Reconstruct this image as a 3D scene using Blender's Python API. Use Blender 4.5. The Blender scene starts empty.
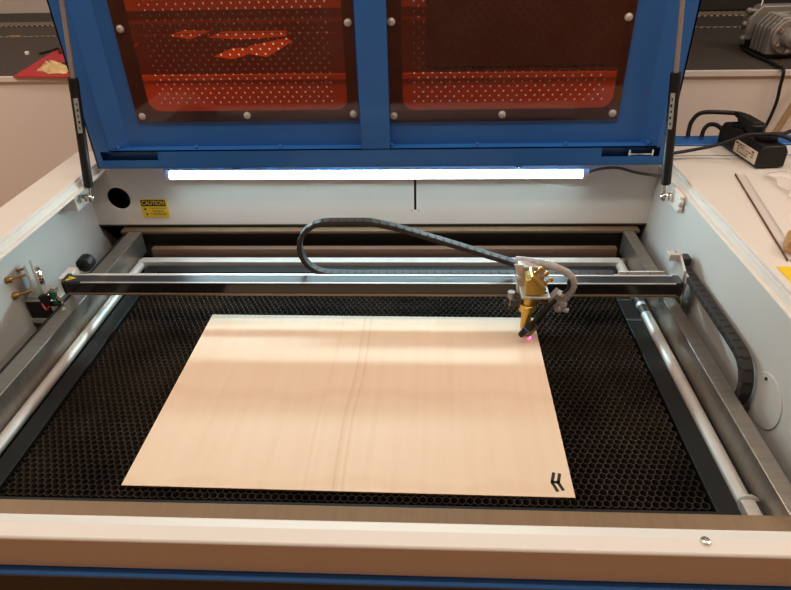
import bpy, math, random
from mathutils import Vector, Matrix
random.seed(7)
PI = math.pi
COL = bpy.context.scene.collection

# ------------------------------------------------------------------ materials
def newmat(name):
    m = bpy.data.materials.new(name); m.use_nodes = True
    return m, m.node_tree, m.node_tree.nodes['Principled BSDF']

def pbr(name, col, rough=.5, metal=0., noise=0., nscale=20., bump=0., bscale=200., spec=.5, coat=0., stretch=None):
    m, nt, b = newmat(name)
    b.inputs['Base Color'].default_value = (*col, 1); b.inputs['Roughness'].default_value = rough
    b.inputs['Metallic'].default_value = metal; b.inputs['Specular IOR Level'].default_value = spec
    b.inputs['Coat Weight'].default_value = coat
    if noise or bump:
        tc = nt.nodes.new('ShaderNodeTexCoord'); mp = nt.nodes.new('ShaderNodeMapping')
        nt.links.new(tc.outputs['Object'], mp.inputs['Vector'])
        if stretch: mp.inputs['Scale'].default_value = stretch
    if noise:
        n = nt.nodes.new('ShaderNodeTexNoise'); n.inputs['Scale'].default_value = nscale; n.inputs['Detail'].default_value = 5
        nt.links.new(mp.outputs['Vector'], n.inputs['Vector'])
        r = nt.nodes.new('ShaderNodeValToRGB')
        r.color_ramp.elements[0].position = .3; r.color_ramp.elements[1].position = .7
        r.color_ramp.elements[0].color = (*[c*(1-noise) for c in col], 1)
        r.color_ramp.elements[1].color = (*[min(1, c*(1+noise)) for c in col], 1)
        nt.links.new(n.outputs['Fac'], r.inputs['Fac']); nt.links.new(r.outputs['Color'], b.inputs['Base Color'])
        mr = nt.nodes.new('ShaderNodeMapRange'); mr.inputs['To Min'].default_value = max(0, rough-.08); mr.inputs['To Max'].default_value = min(1, rough+.08)
        nt.links.new(n.outputs['Fac'], mr.inputs['Value']); nt.links.new(mr.outputs['Result'], b.inputs['Roughness'])
    if bump:
        n2 = nt.nodes.new('ShaderNodeTexNoise'); n2.inputs['Scale'].default_value = bscale
        nt.links.new(mp.outputs['Vector'], n2.inputs['Vector'])
        bp = nt.nodes.new('ShaderNodeBump'); bp.inputs['Strength'].default_value = bump; bp.inputs['Distance'].default_value = .001
        nt.links.new(n2.outputs['Fac'], bp.inputs['Height']); nt.links.new(bp.outputs['Normal'], b.inputs['Normal'])
    return m

def emis(name, col, s):
    m, nt, b = newmat(name)
    b.inputs['Base Color'].default_value = (*col, 1)
    b.inputs['Emission Color'].default_value = (*col, 1); b.inputs['Emission Strength'].default_value = s
    return m

def facing_mix(nt, lo, hi):
    lw = nt.nodes.new('ShaderNodeLayerWeight'); lw.inputs['Blend'].default_value = .5
    pw = nt.nodes.new('ShaderNodeMath'); pw.operation = 'POWER'; pw.inputs[1].default_value = 4
    nt.links.new(lw.outputs['Facing'], pw.inputs[0])
    mr = nt.nodes.new('ShaderNodeMapRange'); mr.inputs['To Min'].default_value = lo; mr.inputs['To Max'].default_value = hi
    nt.links.new(pw.outputs[0], mr.inputs['Value'])
    return mr
def acrylic():
    m = bpy.data.materials.new('orange_acrylic'); m.use_nodes = True
    nt = m.node_tree; nt.nodes.clear()
    out = nt.nodes.new('ShaderNodeOutputMaterial')
    tr = nt.nodes.new('ShaderNodeBsdfTransparent'); tr.inputs['Color'].default_value = (.76, .215, .072, 1)
    df = nt.nodes.new('ShaderNodeBsdfDiffuse'); df.inputs['Color'].default_value = (.36, .25, .21, 1)
    n = nt.nodes.new('ShaderNodeTexNoise'); n.inputs['Scale'].default_value = 9; n.inputs['Detail'].default_value = 6
    tc = nt.nodes.new('ShaderNodeTexCoord'); nt.links.new(tc.outputs['Object'], n.inputs['Vector'])
    mr = nt.nodes.new('ShaderNodeMapRange'); mr.inputs['To Min'].default_value = .0; mr.inputs['To Max'].default_value = .11
    nt.links.new(n.outputs['Fac'], mr.inputs['Value'])
    m1 = nt.nodes.new('ShaderNodeMixShader'); nt.links.new(mr.outputs['Result'], m1.inputs[0])
    nt.links.new(tr.outputs[0], m1.inputs[1]); nt.links.new(df.outputs[0], m1.inputs[2])
    gl = nt.nodes.new('ShaderNodeBsdfGlossy'); gl.inputs['Roughness'].default_value = .05
    fr = facing_mix(nt, .04, .5)
    m2 = nt.nodes.new('ShaderNodeMixShader'); nt.links.new(fr.outputs[0], m2.inputs[0])
    nt.links.new(m1.outputs[0], m2.inputs[1]); nt.links.new(gl.outputs[0], m2.inputs[2])
    nt.links.new(m2.outputs[0], out.inputs['Surface'])
    return m

def clear_plastic(name, tint, haze):
    m = bpy.data.materials.new(name); m.use_nodes = True
    nt = m.node_tree; nt.nodes.clear()
    out = nt.nodes.new('ShaderNodeOutputMaterial')
    tr = nt.nodes.new('ShaderNodeBsdfTransparent'); tr.inputs['Color'].default_value = (*tint, 1)
    df = nt.nodes.new('ShaderNodeBsdfDiffuse'); df.inputs['Color'].default_value = (.9, .85, .82, 1)
    m1 = nt.nodes.new('ShaderNodeMixShader'); m1.inputs[0].default_value = haze
    nt.links.new(tr.outputs[0], m1.inputs[1]); nt.links.new(df.outputs[0], m1.inputs[2])
    gl = nt.nodes.new('ShaderNodeBsdfGlossy'); gl.inputs['Roughness'].default_value = .12
    fr = facing_mix(nt, .04, .5)
    m2 = nt.nodes.new('ShaderNodeMixShader'); nt.links.new(fr.outputs[0], m2.inputs[0])
    nt.links.new(m1.outputs[0], m2.inputs[1]); nt.links.new(gl.outputs[0], m2.inputs[2])
    nt.links.new(m2.outputs[0], out.inputs['Surface'])
    return m

def plywood():
    m, nt, b = newmat('birch_plywood')
    tc = nt.nodes.new('ShaderNodeTexCoord'); mp = nt.nodes.new('ShaderNodeMapping')
    mp.inputs['Scale'].default_value = (60, 2.0, 1)
    nt.links.new(tc.outputs['Object'], mp.inputs['Vector'])
    n = nt.nodes.new('ShaderNodeTexNoise'); n.inputs['Scale'].default_value = 1.2; n.inputs['Detail'].default_value = 6; n.inputs['Distortion'].default_value = .4
    nt.links.new(mp.outputs['Vector'], n.inputs['Vector'])
    r = nt.nodes.new('ShaderNodeValToRGB')
    r.color_ramp.elements[0].position = .25; r.color_ramp.elements[0].color = (.70, .535, .395, 1)
    r.color_ramp.elements[1].position = .62; r.color_ramp.elements[1].color = (.73, .57, .43, 1)
    nt.links.new(n.outputs['Fac'], r.inputs['Fac'])
    # a few darker growth lines that run down the middle of the sheet
    sx = nt.nodes.new('ShaderNodeSeparateXYZ'); nt.links.new(tc.outputs['Object'], sx.inputs[0])
    n3 = nt.nodes.new('ShaderNodeTexNoise'); n3.inputs['Scale'].default_value = 3.; nt.links.new(tc.outputs['Object'], n3.inputs['Vector'])
    ad = nt.nodes.new('ShaderNodeMath'); ad.operation = 'MULTIPLY_ADD'; ad.inputs[1].default_value = .03
    nt.links.new(n3.outputs['Fac'], ad.inputs[0]); nt.links.new(sx.outputs[0], ad.inputs[2])
    w = nt.nodes.new('ShaderNodeTexNoise'); w.noise_dimensions = '1D'; w.inputs['Scale'].default_value = 95; w.inputs['Detail'].default_value = 2
    nt.links.new(ad.outputs[0], w.inputs['W'])
    th = nt.nodes.new('ShaderNodeMapRange'); th.inputs['From Min'].default_value = .54; th.inputs['From Max'].default_value = .75
    nt.links.new(w.outputs['Fac'], th.inputs['Value'])
    ab = nt.nodes.new('ShaderNodeMath'); ab.operation = 'SUBTRACT'; ab.inputs[1].default_value = .005; nt.links.new(ad.outputs[0], ab.inputs[0])
    a2 = nt.nodes.new('ShaderNodeMath'); a2.operation = 'ABSOLUTE'; nt.links.new(ab.outputs[0], a2.inputs[0])
    win = nt.nodes.new('ShaderNodeMapRange'); win.inputs['From Min'].default_value = .06; win.inputs['From Max'].default_value = .0
    nt.links.new(a2.outputs[0], win.inputs['Value'])
    mu = nt.nodes.new('ShaderNodeMath'); mu.operation = 'MULTIPLY'; nt.links.new(th.outputs[0], mu.inputs[0]); nt.links.new(win.outputs[0], mu.inputs[1])
    m3 = nt.nodes.new('ShaderNodeMath'); m3.operation = 'MULTIPLY'; m3.inputs[1].default_value = .55; nt.links.new(mu.outputs[0], m3.inputs[0])
    mx = nt.nodes.new('ShaderNodeMixRGB'); mx.blend_type = 'MULTIPLY'; mx.inputs[2].default_value = (.62, .48, .36, 1)
    nt.links.new(m3.outputs[0], mx.inputs[0]); nt.links.new(r.outputs[0], mx.inputs[1])
    # faint cathedral arcs
    mp2 = nt.nodes.new('ShaderNodeMapping'); mp2.inputs['Location'].default_value = (.15, .45, 0); mp2.inputs['Scale'].default_value = (9, 1.6, 1)
    nt.links.new(tc.outputs['Object'], mp2.inputs['Vector'])
    wv = nt.nodes.new('ShaderNodeTexWave'); wv.wave_type = 'RINGS'; wv.inputs['Scale'].default_value = 1.1; wv.inputs['Distortion'].default_value = 1.2; wv.inputs['Detail'].default_value = 2
    nt.links.new(mp2.outputs['Vector'], wv.inputs['Vector'])
    wr = nt.nodes.new('ShaderNodeMapRange'); wr.inputs['From Min'].default_value = .93; wr.inputs['To Max'].default_value = .16
    nt.links.new(wv.outputs['Fac'], wr.inputs['Value'])
    mx2 = nt.nodes.new('ShaderNodeMixRGB'); mx2.blend_type = 'MULTIPLY'; mx2.inputs[2].default_value = (.75, .62, .5, 1)
    nt.links.new(wr.outputs[0], mx2.inputs[0]); nt.links.new(mx.outputs[0], mx2.inputs[1])
    nt.links.new(mx2.outputs[0], b.inputs['Base Color'])
    b.inputs['Roughness'].default_value = .55; b.inputs['Specular IOR Level'].default_value = .35
    return m

def perforated(name, metal_col, hole_col, pitch, lo=.30, hi=.42):
    m, nt, b = newmat(name)
    tc = nt.nodes.new('ShaderNodeTexCoord'); mp = nt.nodes.new('ShaderNodeMapping')
    mp.inputs['Rotation'].default_value = (0, 0, PI/4); mp.inputs['Scale'].default_value = (1/pitch, 1/pitch, 1/pitch)
    nt.links.new(tc.outputs['Object'], mp.inputs['Vector'])
    v = nt.nodes.new('ShaderNodeTexVoronoi'); v.voronoi_dimensions = '2D'; v.inputs['Randomness'].default_value = 0; v.inputs['Scale'].default_value = 1
    nt.links.new(mp.outputs['Vector'], v.inputs['Vector'])
    r = nt.nodes.new('ShaderNodeValToRGB')
    r.color_ramp.elements[0].position = lo; r.color_ramp.elements[0].color = (*hole_col, 1)
    r.color_ramp.elements[1].position = hi; r.color_ramp.elements[1].color = (*metal_col, 1)
    nt.links.new(v.outputs['Distance'], r.inputs['Fac']); nt.links.new(r.outputs[0], b.inputs['Base Color'])
    b.inputs['Roughness'].default_value = .5
    return m

MT = {
 'white': pbr('white_powder_coat', (.72, .68, .635), .45, noise=.02, nscale=6, bump=.05, bscale=400),
 'shelf': pbr('warm_white_laminate', (.69, .635, .585), .4, noise=.02, nscale=4),
 'blue': pbr('blue_enamel', (.018, .122, .40), .42, noise=.05, nscale=5, bump=.08, bscale=300, coat=.15),
 'blue_edge': pbr('blue_edge_enamel', (.03, .16, .5), .3),
 'dark_panel': pbr('dark_blue_black_panel', (.012, .012, .016), .5),
 'beam': pbr('brushed_steel', (.34, .30, .26), .36, .85, noise=.12, nscale=10, stretch=(2, 20, 2)),
 'beam_x': pbr('brushed_steel_cross', (.22, .145, .085), .42, .4, noise=.06, nscale=10, stretch=(20, 2, 2)),
 'silver': pbr('silver_aluminium', (.60, .57, .535), .45, .5, noise=.06, nscale=25),
 'alu': pbr('satin_aluminium', (.60, .56, .52), .45, .5, noise=.08, nscale=30),
 'steel': pbr('bright_steel', (.75, .73, .7), .18, 1.),
 'rodsteel': pbr('grey_rod_steel', (.40, .37, .36), .45, .7),
 'dark_steel': pbr('dark_steel', (.06, .055, .05), .45, .6),
 'black': pbr('black_plastic', (.010, .009, .009), .45, spec=.3),
 'blackgloss': pbr('black_anodised', (.012, .011, .012), .16, .0, coat=.3, spec=.4),
 'blackmatt': pbr('matt_black', (.006, .006, .006), .7, spec=.2),
 'bedframe': pbr('black_bed_frame', (.006, .006, .006), .5, .0, noise=.2, nscale=40, spec=.3),
 'core': pbr('sooty_honeycomb_metal', (.052, .040, .030), .6, .2, noise=.6, nscale=7, spec=.25),
 'tray': pbr('near_black_tray', (.006, .005, .004), .8, spec=.2),  # near black, shared by the bed tray and the chamber recesses
 'chain': pbr('grey_chain_plastic', (.036, .031, .030), .6, noise=.1, nscale=60, spec=.25),
 'chainslot': pbr('chain_slot_black', (.006, .006, .006), .7),
 'brass': pbr('gold_anodised', (.64, .43, .10), .32, .7, noise=.06, nscale=60),
 'brass_screw': pbr('brass_screw', (.62, .36, .12), .3, .9),
 'copper': pbr('copper_brown', (.16, .09, .05), .4, .6),
 'yellow': pbr('yellow_sticker', (.80, .55, .02), .5),
 'ink': pbr('black_ink', (.008, .007, .006), .6),
 'greyink': pbr('grey_ink', (.12, .10, .03), .6),
 'silverlabel': pbr('grey_silver_label', (.36, .37, .36), .4),
 'cream': pbr('cream_label', (.70, .60, .47), .55, noise=.06, nscale=60),
 'green': pbr('green_circuit_board', (.01, .14, .06), .4),
 'red': pbr('red_plastic', (.5, .018, .02), .5),
 'hose': clear_plastic('translucent_hose', (.50, .45, .43), .33),
 'tan': pbr('tan_rubber', (.42, .29, .15), .5),
 'clear': clear_plastic('clear_acrylic', (.99, .97, .95), .45),
 'film': clear_plastic('crumpled_film', (.98, .96, .95), .45),
 'burnt': pbr('burnt_brown_edge', (.13, .055, .025), .6),
 'cork': pbr('cork_wood', (.42, .22, .08), .7, noise=.35, nscale=160, bump=.4, bscale=250),
 'plyedge': pbr('laser_browned_edge', (.22, .10, .04), .7, noise=.3, nscale=120),
 'ply': plywood(),
 'acrylic': acrylic(),
 'perf': perforated('perforated_dark_steel', (.090, .068, .053), (.016, .013, .011), .013, .36, .44),
 'perfrow': perforated('wire_mesh_brass', (.42, .33, .24), (.02, .017, .015), .016, .36, .44),
 'pump': pbr('cast_grey_alloy', (.26, .235, .215), .5, .35, noise=.1, nscale=50, bump=.2, bscale=300),
 'pumpdark': pbr('dark_cast_alloy', (.12, .105, .095), .5, .3, noise=.1, nscale=50),
 'redsheet': pbr('red_plastic_sheet', (.50, .022, .03), .5),
 'paper': pbr('white_paper', (.85, .82, .78), .7),
 'crumple': pbr('yellowish_paper', (.66, .46, .22), .7, noise=.15, nscale=60),
 'cabinet': pbr('charcoal_cabinet', (.018, .016, .016), .5),
 'wallpaint': pbr('warm_wall_paint', (.66, .59, .52), .8, noise=.02, nscale=3),
 'floor': pbr('brown_floor', (.52, .27, .11), .5, noise=.2, nscale=5),
 'toprail': pbr('satin_dark_anodised', (.030, .030, .032), .28, .1, spec=.6),
 'shadedwhite': pbr('shaded_white_powder_coat', (.58, .575, .55), .45, noise=.02, nscale=6, bump=.05, bscale=400),  # same white coat, colour darkened for the shade below the lips
 'tablewhite': pbr('cream_white_table', (.82, .755, .70), .5, noise=.02, nscale=3),
 'wood': pbr('brown_wood_wall', (.52, .255, .105), .6, noise=.15, nscale=4),
 'led': emis('cool_white_tube', (.66, .95, 1.), 80.),
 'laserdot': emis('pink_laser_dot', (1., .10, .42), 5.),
 'bluering': pbr('blue_ring', (.05, .07, .4), .4),
 'redwire': pbr('red_wire', (.45, .02, .02), .4),
 'copperbrown': pbr('brown_painted_strip', (.15, .085, .055), .45, .3),
}

# ------------------------------------------------------------------ mesh builder
class MB:
    def __init__(s): s.v = []; s.f = []; s.mi = []; s.cur = 0
    def use(s, i): s.cur = i; return s
    def add(s, vs, fs):
        b = len(s.v); s.v += [tuple(v) for v in vs]
        for f in fs: s.f.append(tuple(b+i for i in f)); s.mi.append(s.cur)
        return s
    def box(s, x0, x1, y0, y1, z0, z1):
        return s.add([(x0,y0,z0),(x1,y0,z0),(x1,y1,z0),(x0,y1,z0),(x0,y0,z1),(x1,y0,z1),(x1,y1,z1),(x0,y1,z1)],
                     [(0,3,2,1),(4,5,6,7),(0,1,5,4),(1,2,6,5),(2,3,7,6),(3,0,4,7)])
    def obox(s, c, ax, ay, az, hx, hy, hz):
        c = Vector(c); ax = Vector(ax).normalized()*hx; ay = Vector(ay).normalized()*hy; az = Vector(az).normalized()*hz
        P = [c+ax*i+ay*j+az*k for k in (-1,1) for i,j in ((-1,-1),(1,-1),(1,1),(-1,1))]
        fl = ax.cross(ay).dot(az) < 0
        F = [(0,3,2,1),(4,5,6,7),(0,1,5,4),(1,2,6,5),(2,3,7,6),(3,0,4,7)]
        return s.add(P, [f[::-1] for f in F] if fl else F)
    def cyl(s, p0, p1, r0, r1=None, n=24, caps=True):
        return s.lathe(p0, Vector(p1)-Vector(p0), [(r0,0),(r0 if r1 is None else r1,(Vector(p1)-Vector(p0)).length)], n, caps)
    def lathe(s, p, d, prof, n=24, caps=True):
        p = Vector(p); d = Vector(d).normalized()
        a = d.orthogonal().normalized(); b = d.cross(a)
        vs = []; fs = []
        for r, h in prof:
            for i in range(n):
                t = 2*PI*i/n; vs.append(p+d*h+(a*math.cos(t)+b*math.sin(t))*r)
        m = len(prof)
        for k in range(m-1):
            for i in range(n):
                j = (i+1) % n; fs.append((k*n+i, k*n+j, (k+1)*n+j, (k+1)*n+i))
        if caps: fs.append(tuple(range(n))[::-1]); fs.append(tuple((m-1)*n+i for i in range(n)))
        return s.add(vs, fs)
    def tube(s, pts, r, n=10, taper=None):
        P = [Vector(p) for p in pts]; k = len(P); vs = []; fs = []
        t0 = (P[1]-P[0]).normalized(); a = t0.orthogonal().normalized()
        for i, p in enumerate(P):
            t = (P[min(i+1,k-1)]-P[max(i-1,0)]).normalized()
            a = (a-t*a.dot(t)).normalized(); b = t.cross(a)
            rr = r if taper is None else r*taper[i]
            for j in range(n):
                q = 2*PI*j/n; vs.append(p+(a*math.cos(q)+b*math.sin(q))*rr)
        for i in range(k-1):
            for j in range(n):
                l = (j+1) % n; fs.append((i*n+j, i*n+l, (i+1)*n+l, (i+1)*n+j))
        fs.append(tuple(range(n))[::-1]); fs.append(tuple((k-1)*n+j for j in range(n)))
        return s.add(vs, fs)
    def prism(s, poly, axis, a, b):
        n = len(poly)
        def P(u, v, w): return {'x': (w,u,v), 'y': (u,w,v), 'z': (u,v,w)}[axis]
        vs = [P(u,v,a) for u,v in poly]+[P(u,v,b) for u,v in poly]
        area = sum(poly[i][0]*poly[(i+1)%n][1]-poly[(i+1)%n][0]*poly[i][1] for i in range(n))
        fs = [tuple(range(n))[::-1], tuple(range(n,2*n))]+[(i,(i+1)%n,n+(i+1)%n,n+i) for i in range(n)]
        flip = (area < 0) ^ (axis == 'y') ^ (b < a)
        return s.add(vs, [f[::-1] for f in fs] if flip else fs)
    def ball(s, c, r, sc=(1,1,1), n=16):
        c = Vector(c); vs = []; fs = []; m = n//2
        for i in range(m+1):
            t = PI*i/m
            for j in range(n):
                q = 2*PI*j/n; vs.append(c+Vector((r*sc[0]*math.sin(t)*math.cos(q), r*sc[1]*math.sin(t)*math.sin(q), r*sc[2]*math.cos(t))))
        for i in range(m):
            for j in range(n):
                l = (j+1) % n; fs.append((i*n+j, (i+1)*n+j, (i+1)*n+l, i*n+l))
        return s.add(vs, fs)
    def plate_hole(s, x0, x1, z0, z1, y0, y1, hole):
        """plate in the xz plane between y0 (front) and y1 with one hole given as a closed list of (x, z), anticlockwise"""
        n = len(hole); cx = sum(h[0] for h in hole)/n; cz = sum(h[1] for h in hole)/n
        def out(h):
            return (x1 if h[0] > cx else x0, z1 if h[1] > cz else z0)
        O = [out(h) for h in hole]
        for i in range(n):
            j = (i+1) % n
            q = [(hole[i][0], hole[i][1]), (hole[j][0], hole[j][1]), O[j], O[i]]
            if O[i] == O[j]: q = q[:3]
            s.add([(a, y0, b) for a, b in q], [tuple(range(len(q)))[::-1]][::1])
            s.add([(a, y1, b) for a, b in q], [tuple(range(len(q)))])
            s.add([(*(hole[i][0], y0), hole[i][1]), (hole[j][0], y0, hole[j][1]), (hole[j][0], y1, hole[j][1]), (hole[i][0], y1, hole[i][1])], [(0,1,2,3)])
        R = [(x0,z0),(x1,z0),(x1,z1),(x0,z1)]
        for i in range(4):
            a, b = R[i], R[(i+1)%4]
            s.add([(a[0],y0,a[1]),(b[0],y0,b[1]),(b[0],y1,b[1]),(a[0],y1,a[1])], [(0,3,2,1)])
        return s

def rrect(x0, x1, z0, z1, r, n=8):
    pts = []
    for cx, cz, a in ((x1-r, z1-r, 0), (x0+r, z1-r, 90), (x0+r, z0+r, 180), (x1-r, z0+r, 270)):
        for i in range(n+1):
            t = math.radians(a+90*i/n); pts.append((cx+r*math.cos(t), cz+r*math.sin(t)))
    return pts
def circ(cx, cz, r, n=32): return [(cx+r*math.cos(2*PI*(i+.5)/n), cz+r*math.sin(2*PI*(i+.5)/n)) for i in range(n)]

WORLDM = {}
def thing(name, loc, label, cat, group=None, rotz=0):
    o = bpy.data.objects.new(name, None); COL.objects.link(o)
    o.location = loc; o.rotation_euler = (0, 0, rotz); o.empty_display_size = .05
    o['label'] = label; o['category'] = cat
    if group: o['group'] = group
    WORLDM[o.name] = Matrix.Translation(loc) @ Matrix.Rotation(rotz, 4, 'Z')
    return o
def obj(name, mb, mat, parent=None, bevel=0, smooth=35, label=None, local=False):
    me = bpy.data.meshes.new(name); me.from_pydata(mb.v, [], mb.f)
    for m in (mat if isinstance(mat, (list, tuple)) else [mat]): me.materials.append(MT[m])
    me.polygons.foreach_set('material_index', mb.mi); me.validate(); me.update()
    if smooth: me.shade_smooth(); me.set_sharp_from_angle(angle=math.radians(smooth))
    o = bpy.data.objects.new(name, me); COL.objects.link(o)
    if parent is not None:
        o.parent = parent
        pm = WORLDM.get(parent.name)
        if not local and pm is not None: o.matrix_parent_inverse = pm.inverted()
        WORLDM[o.name] = Matrix.Identity(4) if not local else pm
    else: WORLDM[o.name] = Matrix.Identity(4)
    if bevel:
        b = o.modifiers.new('edge', 'BEVEL'); b.width = bevel; b.segments = 2; b.limit_method = 'ANGLE'; b.angle_limit = math.radians(35)
    if label: o['label'] = label
    return o
def tag(o, label, cat, group=None, kind=None):
    o['label'] = label; o['category'] = cat
    if group: o['group'] = group
    if kind: o['kind'] = kind
    return o
def struct(name, mb, mat):
    o = obj(name, mb, mat); o['kind'] = 'structure'; o['category'] = name.split('_')[0]
    return o
def text_mesh(body, size, mtx, mat, name, parent, width=None, extrude=.0002):
    cu = bpy.data.curves.new(name, 'FONT'); cu.body = body; cu.size = size; cu.align_x = 'CENTER'; cu.align_y = 'CENTER'; cu.extrude = extrude
    t = bpy.data.objects.new('tmp', cu); COL.objects.link(t)
    me = bpy.data.meshes.new_from_object(t.evaluated_get(bpy.context.evaluated_depsgraph_get()))
    bpy.data.objects.remove(t)
    if width:
        xs = [v.co.x for v in me.vertices]; k = width/(max(xs)-min(xs))
        for v in me.vertices: v.co.x *= k
    me.transform(mtx); me.materials.clear(); me.materials.append(MT[mat])
    for p in me.polygons: p.material_index = 0
    o = bpy.data.objects.new(name, me); COL.objects.link(o); o.parent = parent
    o.matrix_parent_inverse = WORLDM[parent.name].inverted(); WORLDM[o.name] = Matrix.Identity(4)
    return o
def smoothpath(pts, n=8):
    P = [Vector(p) for p in pts]; out = []
    for i in range(len(P)-1):
        a = P[max(i-1,0)]; b = P[i]; c = P[i+1]; d = P[min(i+2,len(P)-1)]
        for k in range(n):
            t = k/n; out.append(.5*((2*b)+(c-a)*t+(2*a-5*b+4*c-d)*t*t+(3*b-a-3*c+d)*t**3))
    out.append(P[-1]); return out

# ================================================================== the room
FZ = -.95
struct('floor', MB().box(-3.2, 3.2, -3.2, 2.6, FZ-.05, FZ), 'floor')
struct('wall_back', MB().box(-3.2, 3.2, 2.5, 2.6, FZ, 1.95), 'wallpaint')
struct('wall_left', MB().box(-3.3, -3.2, -3.2, 2.6, FZ, 1.95), 'wallpaint')
struct('wall_front', MB().box(-3.2, 3.2, -2.3, -2.2, FZ, 1.95), 'wood')
struct('wall_right', MB().box(3.2, 3.3, -3.2, 2.6, FZ, 1.95), 'wallpaint')

# ================================================================== laser cutter
LC = thing('laser_cutter', (0, .05, FZ), 'large white and blue laser cutter standing open with its blue lid raised', 'laser cutter')
def P(name, mb, mat, parent=LC, **k): return obj(name, mb, mat, parent, **k)
ZT = .205                                  # top of the side shelves
ZF = .10                                   # top of the front edge
# side walls and tops ------------------------------------------------
prof = [(-.345, -.10), (-.345, ZF-.02), (-.12, .185), (.476, .185), (.476, .056), (.54, -.02), (.54, -.10)]
P('inner_wall', MB().prism(prof, 'x', -.645, -.63), 'shadedwhite')
P('inner_wall', MB().prism([(-.345, -.10), (-.345, ZF-.02), (-.12, .185), (.54, .185), (.54, -.10)], 'x', .577, .592), 'shadedwhite')
def top_profile(x0, x1, xo, xlip, mirror):
    # slopes down at the front
    m = MB()
    for (a, b, zt) in ((x0, x1, 0),):
        m.prism([(-.345, ZF-.012), (-.345, ZF), (-.11, ZT), (.54, ZT), (.54, ZT-.012), (-.105, ZT-.012)], 'x', a, b)
    return m
P('top_shelf', top_profile(-.665, -.588, 0, 0, 0), 'shelf', bevel=.0015, label='narrow white shelf')
P('top_shelf', top_profile(.588, .97, 0, 0, 0), 'shelf', bevel=.0015, label='wide white shelf')
for sx in (-1, 1):                          # stepped lip: riser and the narrow ledge the lid closes on
    m = MB()
    m.prism([(-.345, ZF-.028), (-.345, ZF-.006), (-.11, ZT-.006), (.50, ZT-.006), (.50, ZT-.028), (-.105, ZT-.028)], 'x', sx*.592, sx*.586)
    m.prism([(-.345, ZF-.028), (-.345, ZF-.024), (-.11, ZT-.018), (.50, ZT-.018), (.50, ZT-.022), (-.105, ZT-.022)], 'x', sx*.588, sx*.5775)
    P('lid_ledge', m, 'white', bevel=.001)
P('side_cabinet', MB().prism([(-.345, FZ), (-.345, ZF-.013), (-.11, ZT-.013), (.54, ZT-.013), (.54, FZ)], 'x', -.665, -.655), 'white')
P('side_cabinet', MB().prism([(-.345, FZ), (-.345, ZF-.013), (-.11, ZT-.013), (.54, ZT-.013), (.54, FZ)], 'x', .96, .97), 'white')
P('control_housing', MB().box(.60, .958, -.343, .53, FZ+.1, .08), 'white')
P('rear_cover', MB().box(.593, .97, .543, .60, .02, ZT+.002), 'blue', bevel=.002, label='blue rear edge strip')
P('seam_strip', MB().box(.60, .97, .4805, .4825, ZT-.001, ZT+.0006), 'dark_steel')
# front ---------------------------------------------------------------
P('front_ledge', MB().prism([(-.327, ZF), (-.3085, ZF-.0130), (-.3065, ZF-.0130), (-.3065, ZF-.040), (-.309, ZF-.040), (-.327, ZF-.016)], 'x', -.66, .66), 'white', bevel=.0008)
P('front_panel', MB().box(-.665, .97, -.346, -.324, .049, ZF), 'white', bevel=.003, label='white front edge')
P('front_trim', MB().box(-.665, .97, -.353, -.33, .040, .048), 'blue_edge', bevel=.003, label='blue trim strip')
P('front_door', MB().box(-.665, .97, -.35, -.335, FZ+.08, .040), 'dark_panel', label='dark lower front')
P('front_screw', MB().lathe((.389, -.331, ZF), (0,0,1), [(.0055,-.001),(.0055,.001),(.0045,.0032),(.002,.0036),(.0018,.001)], 16), 'steel', label='small bright screw')
# floor of the work chamber
P('chamber_floor', MB().box(-.63, .58, -.33, .54, -.13, -.12), 'tray')
# back wall: rectangles round a cable hole and a slot
hx, hz, hr = -.567, .121, .0255
m = MB()
m.plate_hole(-.60, -.53, .085, .155, .475, .479, circ(hx, hz, hr, 40))
for r in ((-.63, -.60, .058, .192), (-.60, -.53, .058, .085), (-.60, -.53, .155, .192), (-.53, .0785, .058, .192),
          (.0785, .0835, .058, .090), (.0785, .0835, .166, .192), (.0835, .577, .058, .192)):
    m.box(r[0], r[1], .475, .479, r[2], r[3])
P('back_panel', m, 'white', smooth=0)
P('back_flange', MB().box(-.63, .577, .474, .49, .0545, .058), 'dark_steel')
P('cable_hole', MB().lathe((hx, .48, hz), (0,1,0), [(hr+.001,0),(hr+.001,.05)], 40, caps=False).cyl((hx, .53, hz), (hx, .532, hz), hr+.002), 'blackmatt')
P('hole_hose', MB().tube(smoothpath([(hx+.03, .525, hz-.03), (hx+.008, .505, hz-.012), (hx-.01, .525, hz-.028)], 6), .006), 'dark_steel')
P('slot_backing', MB().box(.07, .09, .50, .502, .08, .175), 'blackmatt')
for x in (.0735, .0885):
    for z in (.0905, .1655): P('slot_rivet', MB().cyl((x, .4755, z), (x, .4735, z), .0012, n=10), 'dark_steel')
P('dark_corner_plate', MB().box(-.655, -.6455, .44, .54, -.12, .19), 'tray')  # dark plate added to keep the rear corner recess dark
P('rear_recess', MB().box(-.66, .58, .54, .55, -.12, .19).box(-.63, .58, .492, .545, .056, .06), 'tray')
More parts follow.
